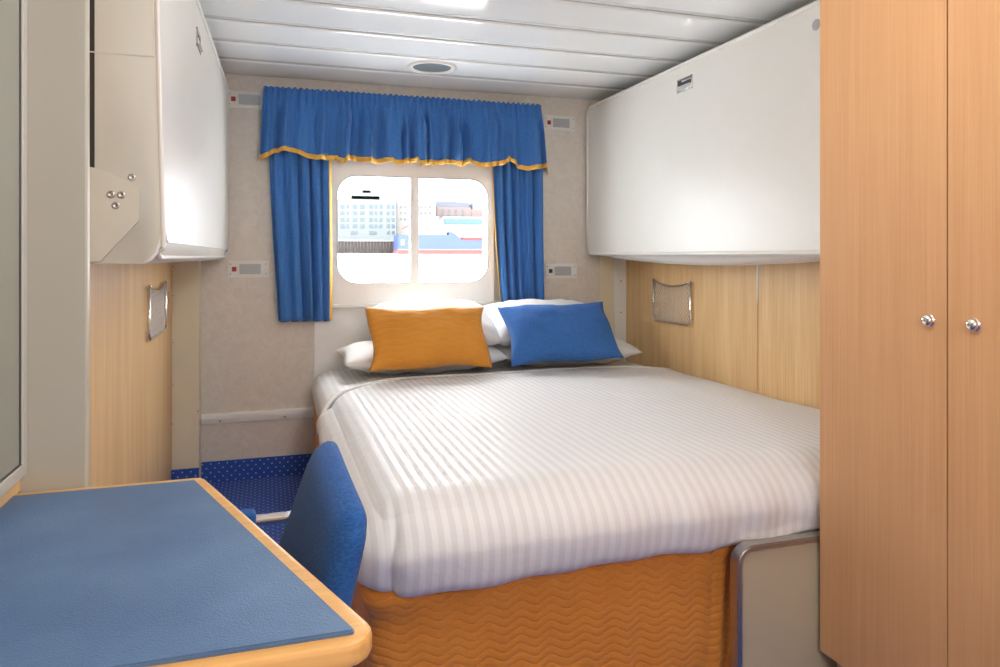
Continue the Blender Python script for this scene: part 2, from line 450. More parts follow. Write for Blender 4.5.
def valance():
    t0 = thing('pelmet_valance', (0, 0, 0), 'gathered blue fabric valance with gold hem above the window', 'valance')
    NF = 13
    PLE = [(.268, .10, .036), (.283, .02, .012), (.352, .06, .030), (.458, .07, .032), (.545, .05, .032), (.665, .08, .032), (.705, .03, .018), (.842, .10, .036), (.10, .07, .014), (.17, .06, .012), (.61, .05, .014), (.76, .04, .014), (.975, .08, .030)]
    FX = [.03, .13, .215, .28, .335, .385, .46, .54, .60, .66, .74, .82, .9]
    def pos(s, v):
        # s 0..1 front, beyond 1 the return to the wall at the right, below 0 the one at the left
        u = min(1, max(0, s))
        xt = tx0+(tx1-tx0)*u; xb = vx0+(vx1-vx0)*u
        zb = interp(hem, xb)
        e = v**.8
        x = xt+(xb-xt)*e
        z = zt+(zb-zt)*v
        y = VY
        env = .25+.75*v
        gather = .0075*sin(2*pi*u*46+1.5*sin(u*21))*(1 if v < .13 else .2+.8*math.exp(-(v-.13)*8))
        up = max(0.0, min(1.0, (v-.10)/.35)); dy = 0; dx = 0
        for k_, (c, wdt, dep) in enumerate(PLE):
            c2 = c+.012*sin(7*v+c*40)*(1-v)
            q = (u-c2)/wdt
            if -1 < q < 0: dy -= dep*(1+q)**1.4; dx += .008*(1+q)**3*dep/.03
            elif 0 <= q < .16: dy -= dep*(1-q/.16); dx -= 0
        soft = .014*sin(2*pi*(u*17+.5*sin(u*11)+.08*v))+.007*sin(2*pi*(u*31+.4*sin(u*23)+.15*v))
        y += gather+up*(1.7*dy+1.5*soft)+.004*v
        x += up*dx
        if v < .1: z += .004*sin(2*pi*u*52)*(1-v/.1)
        if s > 1:
            k = (s-1)/.06; y = y+(YB-.01-y)*k; x += .045*k*(0.2+v); z -= .028*k*v
        if s < 0:
            k = -s/.06; y = y+(YB-.01-y)*k
        return Vector((x, y, z))
    S0, S1 = -.06, 1.06
    vt = .93
    bm = bmesh.new(); grid(bm, lambda u, v: pos(S0+(S1-S0)*u, v*vt), 620, 36)
    o = cloth(obj('fabric', bm, M['curtain'], t0))
    bm = bmesh.new(); grid(bm, lambda u, v: pos(S0+(S1-S0)*u, vt+v*(1-vt))+Vector((0, -.001, 0)), 620, 3)
    o = obj('hem_braid', bm, M['gold_trim'], t0); solid(o, .0045); o['label'] = 'golden yellow braid along the hem'
    obj('curtain_rail', Box(tx0+.01, tx1-.01, 3.955, 3.985, zt-.05, zt-.025, bev=.002), M['trim_white'], t0)
    return t0
valance()

# ------------------------------------------------------------------ reading lights
def reading_light(x, z, label, sw, first=None):
    w, h = .198, .088
    if first is None:
        t = thing('reading_light', (x, YB, z), label, 'wall light', 'berth reading lights on the window wall')
        bm = bmesh.new(); prism(bm, rrect(0, w, 0, h, .003, 3), 'Y', 0, -.008)
        obj('cover_plate', bm, M['trim_white'], t)
        bm = bmesh.new(); prism(bm, rrect(.05, .165, .014, .074, .003, 3), 'Y', -.006, -.0115); fr = obj('lens_frame', bm, M['trim_white'], t)
        bm = bmesh.new(); prism(bm, rrect(.055, .160, .018, .070, .002, 3), 'Y', -.0085, -.0125)
        obj('lens', bm, M['lens'], t)
        bm = bmesh.new(); box(bm, .018, .040, -.014, -.008, .032, .056, bev=.002); box(bm, .0265, .0315, -.0148, -.0139, .042, .047)
        obj('rocker_switch', bm, M['red'], t)
        for a in (.010, w-.012):
            for b in (.018, h-.018): screw(t, a, -.0082, b, '-Y', .0035)
        return t
    r = first.copy(); COL.objects.link(r); r.location = (x, YB, z); r['label'] = label
    for ch in first.children:
        c = ch.copy(); COL.objects.link(c); c.parent = r
        if sw == 'black' and ch.name.startswith('rocker'):
            c.data = ch.data.copy(); c.data.materials[0] = M['black_sw']; c['label'] = 'dark rocker switch'
    return r
RL = reading_light(-.200, 1.935, 'white reading light with red switch, high on the wall left of the valance', 'red')
reading_light(-.196, 1.052, 'white reading light with red switch, beside the left curtain at mid height', 'red', RL)
reading_light(1.558, 1.912, 'white reading light with red switch, high on the wall right of the valance', 'red', RL)
reading_light(1.568, 1.031, 'white reading light with dark switch, beside the right curtain at mid height', 'black', RL)

# ------------------------------------------------------------------ folded upper bunks
def latch(par, y, z, X, side, w=.11, h=.055):
    """recessed flap handle; side -1: on a face looking to -X, +1: to +X"""
    bm = bmesh.new()
    s = side
    def f(d): return X+s*d
    y0, y1, z0, z1 = y-w/2, y+w/2, z-h/2, z+h/2
    t = .007
    for a in ((y0, y1, z1-t, z1), (y0, y1, z0, z0+t), (y0, y0+t, z0, z1), (y1-t, y1, z0, z1)):
        xs = sorted((f(0), f(.004))); box(bm, xs[0], xs[1], *a, bev=.001)
    fr = obj('latch_frame', bm, M['steel'], par)
    xs = sorted((f(.0003), f(.002))); obj('latch_recess', Box(xs[0], xs[1], y0+t, y1-t, z0+t, z1-t), M['dark'], fr)
    bm = bmesh.new(); prism(bm, [(f(.001), z0+t), (f(.012), z0+t+.004), (f(.006), z0+t+.022), (f(.001), z0+t+.022)], 'Y', y0+t, y1-t)
    obj('latch_flap', bm, M['chrome'], fr)
    bm = bmesh.new(); xs = sorted((f(.0015), f(.006))); box(bm, xs[0], xs[1], y0+t, y0+t+w*.6, z1-t-.012, z1-t-.004, bev=.001); obj('latch_bolt', bm, M['chrome'], fr)
    return fr
# right bunk
tb = thing('upper_bunk', (0, 0, 0), 'white upper bunk folded up against the right wall above the bed', 'bunk', 'folding upper bunks')
bm = bmesh.new(); prism(bm, rrect(1.93, 3.972, 1.175, 2.05, .055, 8), 'X', 1.828, 1.97)
obj('tray', bm, M['white_laminate'], tb, smooth=True, angle=35)
bm = bmesh.new(); pts = rrect(1.93, 3.972, 1.175, 2.05, .055, 8)
tube(bm, [(1.828, a, b) for a, b in pts], .009, 8, True); obj('edge_profile', bm, M['trim_white'], tb)
bm = bmesh.new(); pts = rrect(1.955, 3.947, 1.20, 2.025, .045, 8)
prism(bm, pts, 'X', 1.8235, 1.828); obj('front_panel', bm, M['white_laminate'], tb)
bm = bmesh.new()
def belly(u, v):
    y = 1.95+2.0*u; a = pi*v
    d = .055*max(0, sin(pi*u))**.6
    return Vector((1.958-.09*cos(a), y, 1.175-(d)*sin(a)**.6))
grid(bm, belly, 40, 12); obj('mattress', bm, M['white_sheet'], tb)
latch(tb, 2.90, 1.953, 1.8235, -1, .125, .062)
bm = lathe(bmesh.new(), [(0, .004), (.016, .0038), (.02, 0)], 24, Matrix.Translation((1.8235, 2.065, 1.972)) @ Matrix.Rotation(-pi/2, 4, 'Y')); obj('plug', bm, M['lens'], tb)
obj('hinge_box', Box(1.97, XR-.004, 1.98, 3.90, 1.45, 1.99, bev=.004), M['cap_beige'], tb)

# left bunk, its face a little out of parallel
tb = thing('upper_bunk', (0, 0, 0), 'white upper bunk folded up against the left wall, its beige end facing the camera', 'bunk', 'folding upper bunks')
LY0, LY1, LZ0, LZ1 = 1.80, 3.95, 1.146, 2.035
def fx(y, z):
    t = (LY1-y)/(LY1-LY0); return -.197-.030*t-.024*t*(z-LZ0)/(LZ1-LZ0)
def left_body():
    bm = bmesh.new()
    # X section profile: rounded lower front corner; lofted along Y
    def prof(y, inset=0):
        f = lambda z: fx(y, z)
        P = [(XL+.004, LZ1), (f(LZ1)-.012, LZ1), (f(LZ1)-.003, LZ1-.01), (f(1.6), 1.6)]
        X = f(LZ0)
        for i in range(9):
            a = radians(0-90*i/8); P.append((X-.03+.028+.0*i-.022+.022*cos(a)+.0, LZ0+.10+.0-.10*(i/8)**1.15)) if False else None
        for dz, dx in ((.16, -.001), (.11, .0), (.07, -.001), (.045, -.005), (.022, -.013), (.008, -.024), (0, -.038)):
            P.append((X+dx, LZ0+dz))
        P += [(XL+.004, LZ0)]
        return [(x, z) for x, z in P]
    secs = []
    ys = [LY0, LY0+.004, LY1-.05, LY1-.02, LY1]
    for i, y in enumerate(ys):
        pr = prof(y)
        sh = {0: .004, 3: .004, 4: .03}.get(i, 0)
        cx = XL+.1; 
        secs.append([bm.verts.new((x-(sh if x > XL+.05 else 0), y, z+(sh if z < LZ0+.05 else -sh if z > LZ1-.05 else 0))) for x, z in pr])
    n = len(secs[0])
    for A, B in zip(secs, secs[1:]):
        for i in range(n):
            f = bm.faces.new([A[i], A[(i+1) % n], B[(i+1) % n], B[i]]); f.smooth = True
    bm.faces.new(secs[0][::-1]).material_index = 1; bm.faces.new(secs[-1])
    bmesh.ops.recalc_face_normals(bm, faces=bm.faces[:])
    return bm
o = obj('tray', left_body(), [M['white_laminate'], M['cap_beige']], tb, smooth=True, angle=40)
# recessed face panel, following the slant
bm = bmesh.new()
pts = rrect(LY0+.03, LY1-.03, LZ0+.05, LZ1-.03, .04, 8)
A = [bm.verts.new((fx(a, b)+.0035, a, b)) for a, b in pts]; B = [bm.verts.new((fx(a, b)-.004, a, b)) for a, b in pts]
bm.faces.new(A); [bm.faces.new([A[i], B[i], B[(i+1) % len(A)], A[(i+1) % len(A)]]) for i in range(len(A))]
bmesh.ops.recalc_face_normals(bm, faces=bm.faces[:])
obj('front_panel', bm, M['white_laminate'], tb)
bm = bmesh.new(); pts = rrect(LY0+.004, LY1-.006, LZ0+.014, LZ1-.006, .035, 8)
tube(bm, [(fx(a, b)+.001-(.012 if b < LZ0+.03 else 0), a, b) for a, b in pts], .006, 8, True); obj('edge_profile', bm, M['trim_white'], tb)
latch(tb, 2.62, 1.885, fx(2.62, 1.885)+.0038, 1, .125, .062)
obj('end_cap_seam', Box(XL+.02, fx(LY0, 1.6)-.006, LY0-.0012, LY0, 1.6145, 1.6175), M['groove'], tb)
obj('hinge_gap_shade', Box(-.3995, -.366, LY0-.001, LY0, 1.36, 2.03), M['dark'], tb)  # dark strip laid on the bunk end for the shade in the gap
# steel hinge bracket with four screws
bp = [(-.372, 1.36), (-.335, 1.349), (-.275, 1.318), (-.275, 1.243), (-.352, 1.152), (-.40, 1.152), (-.40, 1.36)]
bm = bmesh.new(); prism(bm, bp, 'Y', LY0-.016, LY0-.002)
br = obj('hinge_bracket', bm, M['cap_beige'], tb)
for x, z in ((-.2915, 1.341), (-.331, 1.300), (-.310, 1.300), (-.321, 1.276)):
    bm = lathe(bmesh.new(), [(0, .0006), (.003, .0008), (.0036, .0024), (.0072, .0022), (.0085, 0)], 20, Matrix.Translation((x, LY0-(.0 if z > 1.33 else .016), z)) @ Matrix.Rotation(pi/2, 4, 'X'))
    obj('screw', bm, M['alu'], br)

# ------------------------------------------------------------------ magazine nets
def net(X, side, y0, y1, z0, z1, label):
    """open-top pocket of diamond netting in a chromed frame, on a side wall"""
    t = thing('magazine_net', (X, (y0+y1)/2, z0), label, 'storage net', 'magazine nets on the panelling')
    s = side; w = (y1-y0)/2; h = z1-z0
    top = lambda y: h-.030*(1-(y/w)**2)
    d = .013
    def fr():
        P = [(s*d, -w, h), (s*d, -w, .03), (s*d, -w+.008, .01), (s*d, -w+.03, 0), (s*d, w-.03, 0), (s*d, w-.008, .01), (s*d, w, .03), (s*d, w, h)]
        bm = bmesh.new(); tube(bm, P, .0065, 8)
        tube(bm, [(s*d, -w+2*w*i/12, top(-w+2*w*i/12)-.001) for i in range(13)], .0055, 8)
        for yy in (-w, w):
            for zz in (h-.01, .03): tube(bm, [(0, yy, zz), (s*d, yy, zz)], .004, 6)
        return bm
    obj('wire_frame', fr(), M['chrome'], t)
    bm = bmesh.new(); st = .027
    # diamond cords clipped to the pocket outline
    for sg in (-1, 1):
        c = -w-h
        while c < w+h:
            seg = []
            N = 60
            for i in range(N+1):
                z = h*i/N; y = c+sg*z if sg > 0 else c+h-z
                if sg > 0: y = c+z*1.0
                if -w < y < w and z < top(y): seg.append((s*(d-.003+.001*sg), y, z))
            if len(seg) > 2: tube(bm, [seg[0], seg[len(seg)//2], seg[-1]], .0014, 5)
            c += st
    obj('netting', bm, M['white_sheet'], t)
    return t
net(XR, -1, 3.25, 3.63, .805, 1.032, 'chrome framed net pocket on the right panelling above the bed')
net(XL, 1, 3.07, 3.55, .838, 1.05, 'chrome framed net pocket on the left panelling under the folded bunk')

# ------------------------------------------------------------------ ceiling downlight
t = thing('recessed_downlight', (.779, 3.535, H), 'round grey recessed fitting in the ceiling above the valance', 'ceiling light')
obj('bezel_ring', lathe(bmesh.new(), [(.094, -.001), (.098, -.009), (.112, -.0105), (.122, -.008), (.124, .003)], 48), M['trim_white'], t)
obj('diffuser', lathe(bmesh.new(), [(0, -.0045), (.06, -.0045), (.095, -.004)], 48), M['vent_grey'], t)
# ------------------------------------------------------------------ bed
BX0, BX1, BY0, BY1 = .240, 2.075, 1.735, 3.93
t = thing('double_bed', (1.15, 2.85, 0), 'double bed base with an ochre quilted skirt, below the window', 'bed')
def rel(o, t=t):
    o.data.transform(Matrix.Translation(-t.location)); return o
obj_ = Box(BX0+.03, BX1, BY0+.03, BY1, .08, .38, bev=.01); rel(obj('bed_base', obj_, M['panel_beige'], t))
for a, b in ((BX0+.1, BY0+.12), (BX0+.1, BY1-.1), (BX1-.1, BY0+.12), (BX1-.1, BY1-.1)):
    rel(obj('leg', Box(a-.03, a+.03, b-.03, b+.03, 0, .08), M['alu'], t))
def skirt():
    bm = bmesh.new()
    # path: from head-left down the left side, round the corner, along the foot to the end panel
    pts = []
    r = .05
    L1 = BY1-BY0-r
    L3 = 1.262-BX0-r
    arc = r*pi/2
    T = L1+arc+L3
    def path(s):
        if s < L1: return Vector((BX0, BY1-s)), Vector((-1, 0))
        if s < L1+arc:
            a = (s-L1)/r; c = Vector((BX0+r, BY0+r)); n = Vector((-cos(a), -sin(a))); return c+r*n, n
        return Vector((BX0+r+(s-L1-arc), BY0)), Vector((0, -1))
    def ztop(s):
        if s < L1: return .455-.075*(s/L1)
        return .375
    def pos(u, v):
        s = u*T; p, n = path(s); z = ztop(s)*(1-v)
        q = v
        out = .006+.010*fbm((s*2.2, v*.6, 3), 1.3, 2)*(.3+v)+.004*sin(s*38+2*sin(s*9))*v
        near = math.exp(-((s-L1-.04)/.09)**2)
        out += .018*near*math.exp(-((v-.10)/.09)**2)-.008*near*math.exp(-((v-.28)/.1)**2)
        # rolled upper edge
        if v < .06: out -= .03*(1-v/.06)**2
        z -= .006*sin(s*55)*max(0, 1-v*14)
        p = p+n*out
        if s > L1+arc:   # far end tucks beside the panel with upright creases
            e = (s-L1-arc)/L3
            if e > .85: p.y += .010*sin((e-.85)*110+v*3)*(e-.85)/.15
        return Vector((p.x, p.y, max(.004, z)))
    grid(bm, pos, 420, 46)
    return bm
o = rel(obj('bed_skirt', skirt(), M['quilt'], t)); solid(o, .005)
mt = rel(obj('mattress', Box(BX0+.03, BX1, BY0+.04, BY1, .38, .52, bev=.04, seg=4), M['white_sheet'], t))

# bedding: rounded box map
def rounded_surface(x0, x1, y0, y1, z0f, z1f, r, nx, ny, nz, disp, sides=('top', 'left', 'foot')):
    bm = bmesh.new(); cache = {}
    def m(p):
        key = (round(p[0], 5), round(p[1], 5), round(p[2], 5))
        if key in cache: return cache[key]
        x, y, w = p           # w: 0 hem .. 1 top
        z0 = z0f(x, y); z1 = z1f(x, y); z = z0+(z1-z0)*w
        if y > 2.6 and y1 < 3.6: y = y-(y-2.6)/.83*.36*max(0, min(1, (.62-x)/.40))**2
        q = Vector((x, y, z))
        c = Vector((max(x, x0+r), max(y, y0+r), min(z, z1-r*.85)))
        d = q-c
        # only the upper, left and foot edges are rounded
        if d.length > 1e-6:
            n = d.normalized(); mx = max(abs(n.x), abs(n.y), abs(n.z)/.85 if n.z else 0)
            k = Vector((r, r, r*.85))
            L = max(abs(d.x)/k.x, abs(d.y)/k.y, abs(d.z)/k.z)
            e = Vector((d.x/k.x, d.y/k.y, d.z/k.z)); e = e.normalized()*L if e.length else e
            q = c+Vector((e.x*k.x, e.y*k.y, e.z*k.z)); nn = Vector((e.x, e.y, e.z)).normalized()
        else: nn = Vector((0, 0, 1))
        q = q+nn*disp(q, nn, w)
        v = bm.verts.new(q); cache[key] = v; return v
    X = [x0+(x1-x0)*(i/nx) for i in range(nx+1)]; Y = [y0+(y1-y0)*(i/ny) for i in range(ny+1)]; W = [i/nz for i in range(nz+1)]
    # denser near the rounded edges comes free with the fine grid
    for i in range(nx):
        for j in range(ny):
            bm.faces.new([m((X[i], Y[j], 1)), m((X[i+1], Y[j], 1)), m((X[i+1], Y[j+1], 1)), m((X[i], Y[j+1], 1))]).smooth = True
    for k in range(nz):
        for j in range(ny):
            bm.faces.new([m((x0, Y[j], W[k])), m((x0, Y[j], W[k+1])), m((x0, Y[j+1], W[k+1])), m((x0, Y[j+1], W[k]))]).smooth = True
        if 'foot' in sides:
            for i in range(nx):
                bm.faces.new([m((X[i], y0, W[k])), m((X[i+1], y0, W[k])), m((X[i+1], y0, W[k+1])), m((X[i], y0, W[k+1]))]).smooth = True
    bmesh.ops.recalc_face_normals(bm, faces=bm.faces[:])
    if sum(f.normal.z for f in bm.faces) < 0: bmesh.ops.reverse_faces(bm, faces=bm.faces[:])
    return bm
def hemz(x, y):
    b = .350+.016*min(1, max(0, (x-.3)/1.0))+.004*sin(x*9)+.003*sin(x*31+1)
    return b+max(0, (y-1.9))*.048
def topz(x, y): return .572-.012*((y-2.3)/1.6)**2+.010*sin((x-.3)*1.7)-.03*max(0, (x-1.75)/.35)**2
def duv_disp(q, n, w):
    d = .007*fbm((q.x*1.5, q.y*1.5, q.z*2), 1.2, 3)
    side = 1-max(0, n.z)
    # fine creases on the drop, radiating at the corner
    d += side*(.006*fbm((q.x*9, q.y*9, q.z*3), 1, 3)+.004*sin(q.x*24+4*q.z+2*sin(q.x*5)))
    if q.x > 1.2: d += side*.012*max(0, fbm((q.x*6-q.z*5, q.z*9, 2), 1.1, 2))
    d += side*(.026*sin(pi*min(1, max(0, w)))-.030*max(0, 1-w/.16)**2)           # the drop bulges
    cr = math.exp(-((q.x-.275-.10*(q.z-.35))/.012)**2)*(1 if q.y < 1.78 else 0)     # tucked corner
    d -= .016*cr*side
    d += side*.004*math.exp(-((q.x-.30)/.03)**2)*sin(q.z*60)
    return d
duv = thing('bed_duvet', (1.1, 2.6, .34), 'white striped duvet spread over the double bed and hanging over its foot', 'duvet')
bm = rounded_surface(  .212, 2.078, 1.69, 3.43, hemz, topz, .135, 230, 150, 30, duv_disp)
o = obj('striped_cover', bm, M['stripe'], duv); o.data.transform(Matrix.Translation(-duv.location)); solid(o, .006, 1)
# seam line across the foot and the padded hem at the head
def along(x, y, w, r=.115):
    return None
bm = bmesh.new()
def topline(yy, lift, rad, xa=.214, n=60):
    P = []
    R = .115
    for i in range(n+1):
        t_ = i/n
        # arc over left edge then across
        if t_ < .25:
            a = (t_/.25)*pi/2; zc = topz(.33, yy)-R*.85
            P.append((.212+R-R*cos(a)-lift*cos(a), yy, zc+R*.85*sin(a)+lift*sin(a)))
        else:
            x = .212+R+(2.07-.212-R)*(t_-.25)/.75; P.append((x, yy, topz(x, yy)+lift+.007*fbm((x*1.5, yy*1.5, topz(x, yy)*2), 1.2, 3)))
    zc = topz(.33, yy)-R*.85
    z0 = hemz(.212, yy)
    P = [(.212-lift-.006, yy, z0+(zc-z0)*k/4) for k in range(4)]+P
    return P
P = topline(3.435, .003, .01)
tube(bm, [(p[0], p[1]-.36*max(0, min(1, (.62-p[0])/.40))**2, p[2]) for p in P], .011, 8)
o = obj('rolled_hem', bm, M['white_sheet'], duv); o.data.transform(Matrix.Translation(-duv.location))
# bottom sheet at the head, under the pillows
bsh = thing('bed_sheet', (1.1, 3.7, .45), 'white striped sheet covering the head of the mattress beneath the pillows', 'sheet')
bm = rounded_surface(.222, 2.07, 3.10, 3.945, lambda x, y: .42+(y-3.4)*.05, lambda x, y: topz(x, y)-.012, .10, 90, 40, 12, lambda q, n, w: .004*fbm((q.x*4, q.y*4, q.z*4), 1, 3), ('top', 'left'))
o = obj('sheet_cover', bm, M['stripe'], bsh); o.data.transform(Matrix.Translation(-bsh.location)); solid(o, .003, 1)

# ------------------------------------------------------------------ pillows and cushions
def pillow_bm(w, h, t, pinch=.06, seed=0, wr=.006, nu=44, nv=30, pw=2.4):
    bm = bmesh.new()
    def P(u, v, s):
        a, b = 2*u-1, 2*v-1
        ax = (1-pinch*(1-b*b)*0); 
        x = w/2*a*(1-pinch*(1-b**2)*abs(a)**3); z = h/2*b*(1-pinch*1.3*(1-a**2)*abs(b)**3)
        th = t/2*((1-abs(a)**pw)*(1-abs(b)**pw))**.5
        x += .006*sin(b*4+seed)*abs(a)**3; z += .007*sin(a*5+seed*2)*abs(b)**3
        y = s*(th+wr*fbm((x*7+seed, z*7, s*3+seed), 1, 3)*min(1, th/(t*.2)))
        return Vector((x, y, z))
    V = {}
    for s in (-1, 1):
        for i in range(nu+1):
            for j in range(nv+1):
                if s == 1 and (i in (0, nu) or j in (0, nv)): V[(s, i, j)] = V[(-1, i, j)]
                else: V[(s, i, j)] = bm.verts.new(P(i/nu, j/nv, s))
    for s in (-1, 1):
        for i in range(nu):
            for j in range(nv):
                q = [V[(s, i, j)], V[(s, i+1, j)], V[(s, i+1, j+1)], V[(s, i, j+1)]]
                try: bm.faces.new(q if s < 0 else q[::-1]).smooth = True
                except ValueError: pass
    bmesh.ops.recalc_face_normals(bm, faces=bm.faces[:])
    return bm
def place(o, loc, rx, ry, rz):
    o.location = loc; o.rotation_euler = (radians(rx), radians(ry), radians(rz)); return o
# rotation X negative leans the top backwards (+Y)
def cushion(name, mat, loc, size, rot, label, cat, group, seed, piping=None, **k):
    o = obj(name, pillow_bm(*size, seed=seed, **k), mat)
    place(o, loc, *rot); tag(o, label, cat, group); return o
WP = 'white bed pillows'
cushion('bed_pillow', M['white_sheet'], (.765, 3.72, .652), (.84, .40, .17), (-87, 0, 1), 'lower white pillow lying flat behind the golden cushion', 'pillow', WP, 1, pinch=.03, wr=.012)
cushion('bed_pillow', M['white_sheet'], (1.56, 3.72, .647), (.78, .40, .165), (-87, 0, -2), 'lower white pillow lying flat behind the blue cushion, near the right wall', 'pillow', WP, 5, pinch=.03, wr=.012)
cushion('bed_pillow', M['white_sheet'], (.83, 3.72, .800), (.66, .38, .19), (-66, 0, 0), 'upper white pillow propped behind the golden cushion below the window', 'pillow', WP, 9, pinch=.05, wr=.014, pw=3.2)
cushion('bed_pillow', M['white_sheet'], (1.45, 3.72, .795), (.66, .38, .19), (-66, 0, 0), 'upper white pillow propped behind the blue cushion below the curtain', 'pillow', WP, 12, pinch=.05, wr=.014, pw=3.2)
SCU = 'scatter cushions on the bed'
cushion('scatter_cushion', M['cushion_gold'], (.752, 3.47, .765), (.61, .335, .14), (-30, 0, 2), 'golden quilted cushion propped at the head of the bed', 'cushion', SCU, 3, pinch=.075, wr=.012)
cushion('scatter_cushion', M['cushion_blue'], (1.440, 3.46, .770), (.60, .385, .14), (-45, -1, -3), 'plain blue cushion propped at the head of the bed', 'cushion', SCU, 8, pinch=.075, wr=.010)

# ------------------------------------------------------------------ end panel at the bed's foot
t = thing('bed_end_panel', (1.6, 1.655, 0), 'beige panel with rounded aluminium edge standing at the bed foot beside the wardrobe', 'panel')
bm = bmesh.new(); pts = rrect(1.198, 2.07, .0, .380, .0, 8, (.03, .04, .004, .004))
prism(bm, pts, 'Y', 1.645, 1.668); o = obj('board', bm, M['panel_beige'], t, smooth=True, angle=30); o.data.transform(Matrix.Translation(-t.location))
bm = bmesh.new(); 
pa = [(a, b) for a, b in pts]
def inset(p, d): return (1.255+d if p[0] < 1.6 else 2.07-d, p[1]) 
ring = rrect(1.19, 2.075, 0, .388, .0, 10, (.035, .05, .004, .004)); ring2 = rrect(1.206, 2.06, .004, .372, .0, 10, (.03, .036, .004, .004))
A = [bm.verts.new((p[0], 1.634, p[1])) for p in ring]; B = [bm.verts.new((p[0], 1.634, p[1])) for p in ring2]
C = [bm.verts.new((p[0], 1.674, p[1])) for p in ring]; D = [bm.verts.new((p[0], 1.674, p[1])) for p in ring2]
n = len(A)
for i in range(n):
    j = (i+1) % n
    for q in ((A[i], A[j], B[j], B[i]), (A[i], C[i], C[j], A[j]), (C[i], D[i], D[j], C[j]), (B[i], B[j], D[j], D[i])): bm.faces.new(q).smooth = False
bmesh.ops.recalc_face_normals(bm, faces=bm.faces[:])
bmesh.ops.bevel(bm, geom=[e for e in bm.edges if len(e.link_faces) == 2 and e.calc_face_angle(0) > 1.2], offset=.004, segments=2, affect='EDGES')
o = obj('edge_profile', bm, M['alu'], t, smooth=True, angle=40); o.data.transform(Matrix.Translation(-t.location)); o['label'] = 'brushed aluminium edge'

# ------------------------------------------------------------------ wardrobe
WX = 1.45
t = thing('wardrobe', (1.77, 1.03, 0), 'tall beech laminate wardrobe with round chrome knobs, filling the right side', 'wardrobe')
def W(o): o.data.transform(Matrix.Translation(-t.location)); return o
W(obj('carcass', Box(WX+.019, XR-.004, .438, 1.629, .07, H-.004, bev=.001), M['wood_ward'], t))
W(obj('plinth', Box(WX+.05, XR-.004, .45, 1.62, 0, .07), M['wood_ward'], t))
def door(y0, y1, ky):
    d = W(obj('door', Box(WX, WX+.018, y0, y1, .075, H-.008, bev=.0015), M['wood_ward'], t))
    kn = lathe(bmesh.new(), [(0, .0165), (.006, .0158), (.011, .0132), (.0135, .0095), (.0128, .0065), (.0105, .0045), (.0145, .0035), (.0155, .0015), (.0155, 0)], 28, Matrix.Translation((WX, ky, 1.016)) @ Matrix.Rotation(-pi/2, 4, 'Y'))
    k = W(obj('knob', kn, M['chrome'], d))
d1 = door(1.238, 1.629, 1.281); d2 = door(.84, 1.2345, 1.170); d3 = door(.44, .8365, .78)

# ------------------------------------------------------------------ wall mirror, left foreground
t = thing('wall_mirror', (XL, 1.0, .75), 'tall grey glass panel in a slim pale frame on the left wall beside the desk', 'mirror')
def W(o): o.data.transform(Matrix.Translation(-t.location)); return o
y0, y1, z0, z1 = .45, 1.503, .771, 2.09
bm = bmesh.new()
for a in ((y0, y1, z0, z0+.022), (y0, y1, z1-.022, z1), (y0, y0+.024, z0+.022, z1-.022), (y1-.024, y1, z0+.022, z1-.022)):
    box(bm, XL+.0255, XL+.037, *a, bev=.002)
W(obj('frame', bm, plain('mirror_frame_paint', srgb(196, 194, 186), .4, var=.01), t)); W(obj('glass', Box(XL+.0255, XL+.032, y0+.024, y1-.024, z0+.022, z1-.022), M['glass_grey'], t))
bm = bmesh.new()
for a in ((y0+.024, y1-.024, z0+.022, z0+.025), (y1-.029, y1-.024, z0+.025, z1-.022)): box(bm, XL+.032, XL+.0335, *a)
W(obj('gasket', bm, M['black_sw'], t))

# ------------------------------------------------------------------ desk
t = thing('writing_desk', (-.2, 1.15, 0), 'beech edged writing desk with a slanting side, in the left foreground', 'desk')
def W(o): o.data.transform(Matrix.Translation(-t.location)); return o
def rpoly(P, R, n=6):
    out = []
    for i, p in enumerate(P):
        p = Vector(p); a = Vector(P[i-1])-p; b = Vector(P[(i+1) % len(P)])-p; r = R[i]
        if r <= 0: out.append(tuple(p)); continue
        a.normalize(); b.normalize(); th = math.acos(max(-1, min(1, a.dot(b)))); L = r/math.tan(th/2)
        s = p+a*L; e = p+b*L; c = p+(a+b).normalized()*(r/sin(th/2))
        a0 = (s-c); 
        for k in range(n+1):
            f = k/n; v = a0.lerp(e-c, f); out.append(tuple(c+v.normalized()*r))
    return out
Pd = rpoly([(-.445, .800), (.128, .800), (-.118, 1.498), (-.445, 1.498)], [.0, .035, .022, 0])
bm = bmesh.new(); prism(bm, Pd, 'Z', .712, .74)
bmesh.ops.bevel(bm, geom=[e for e in bm.edges if abs(e.verts[0].co.z-e.verts[1].co.z) < 1e-5], offset=.009, segments=4, affect='EDGES', profile=.6)
W(obj('tabletop', bm, M['wood_desk'], t, smooth=True, angle=30))
W(obj('wall_batten', Box(-.448, -.42, .85, 1.45, .665, .712), M['wood_desk'], t))
W(obj('side_panel', Box(-.445, -.40, .83, 1.48, 0, .665, bev=.003), M['wood_desk'], t))
W(obj('leg', tube(bmesh.new(), [(-.20, .93, 0), (-.20, .93, .712)], .02, 14), M['tube'], t))
# blotter
Pp = rpoly([(-.425, .822), (.094, .820), (-.130, 1.462), (-.425, 1.462)], [.004]*4, 3)
bm = bmesh.new(); prism(bm, Pp, 'Z', .7402, .7455)
bmesh.ops.bevel(bm, geom=[e for e in bm.edges if abs(e.verts[0].co.z-e.verts[1].co.z) < 1e-5 and e.verts[0].co.z > .744], offset=.002, segments=2, affect='EDGES')
tag(obj('desk_pad', bm, M['pad'], smooth=True, angle=30), 'blue leatherette pad lying on the writing desk', 'desk pad')

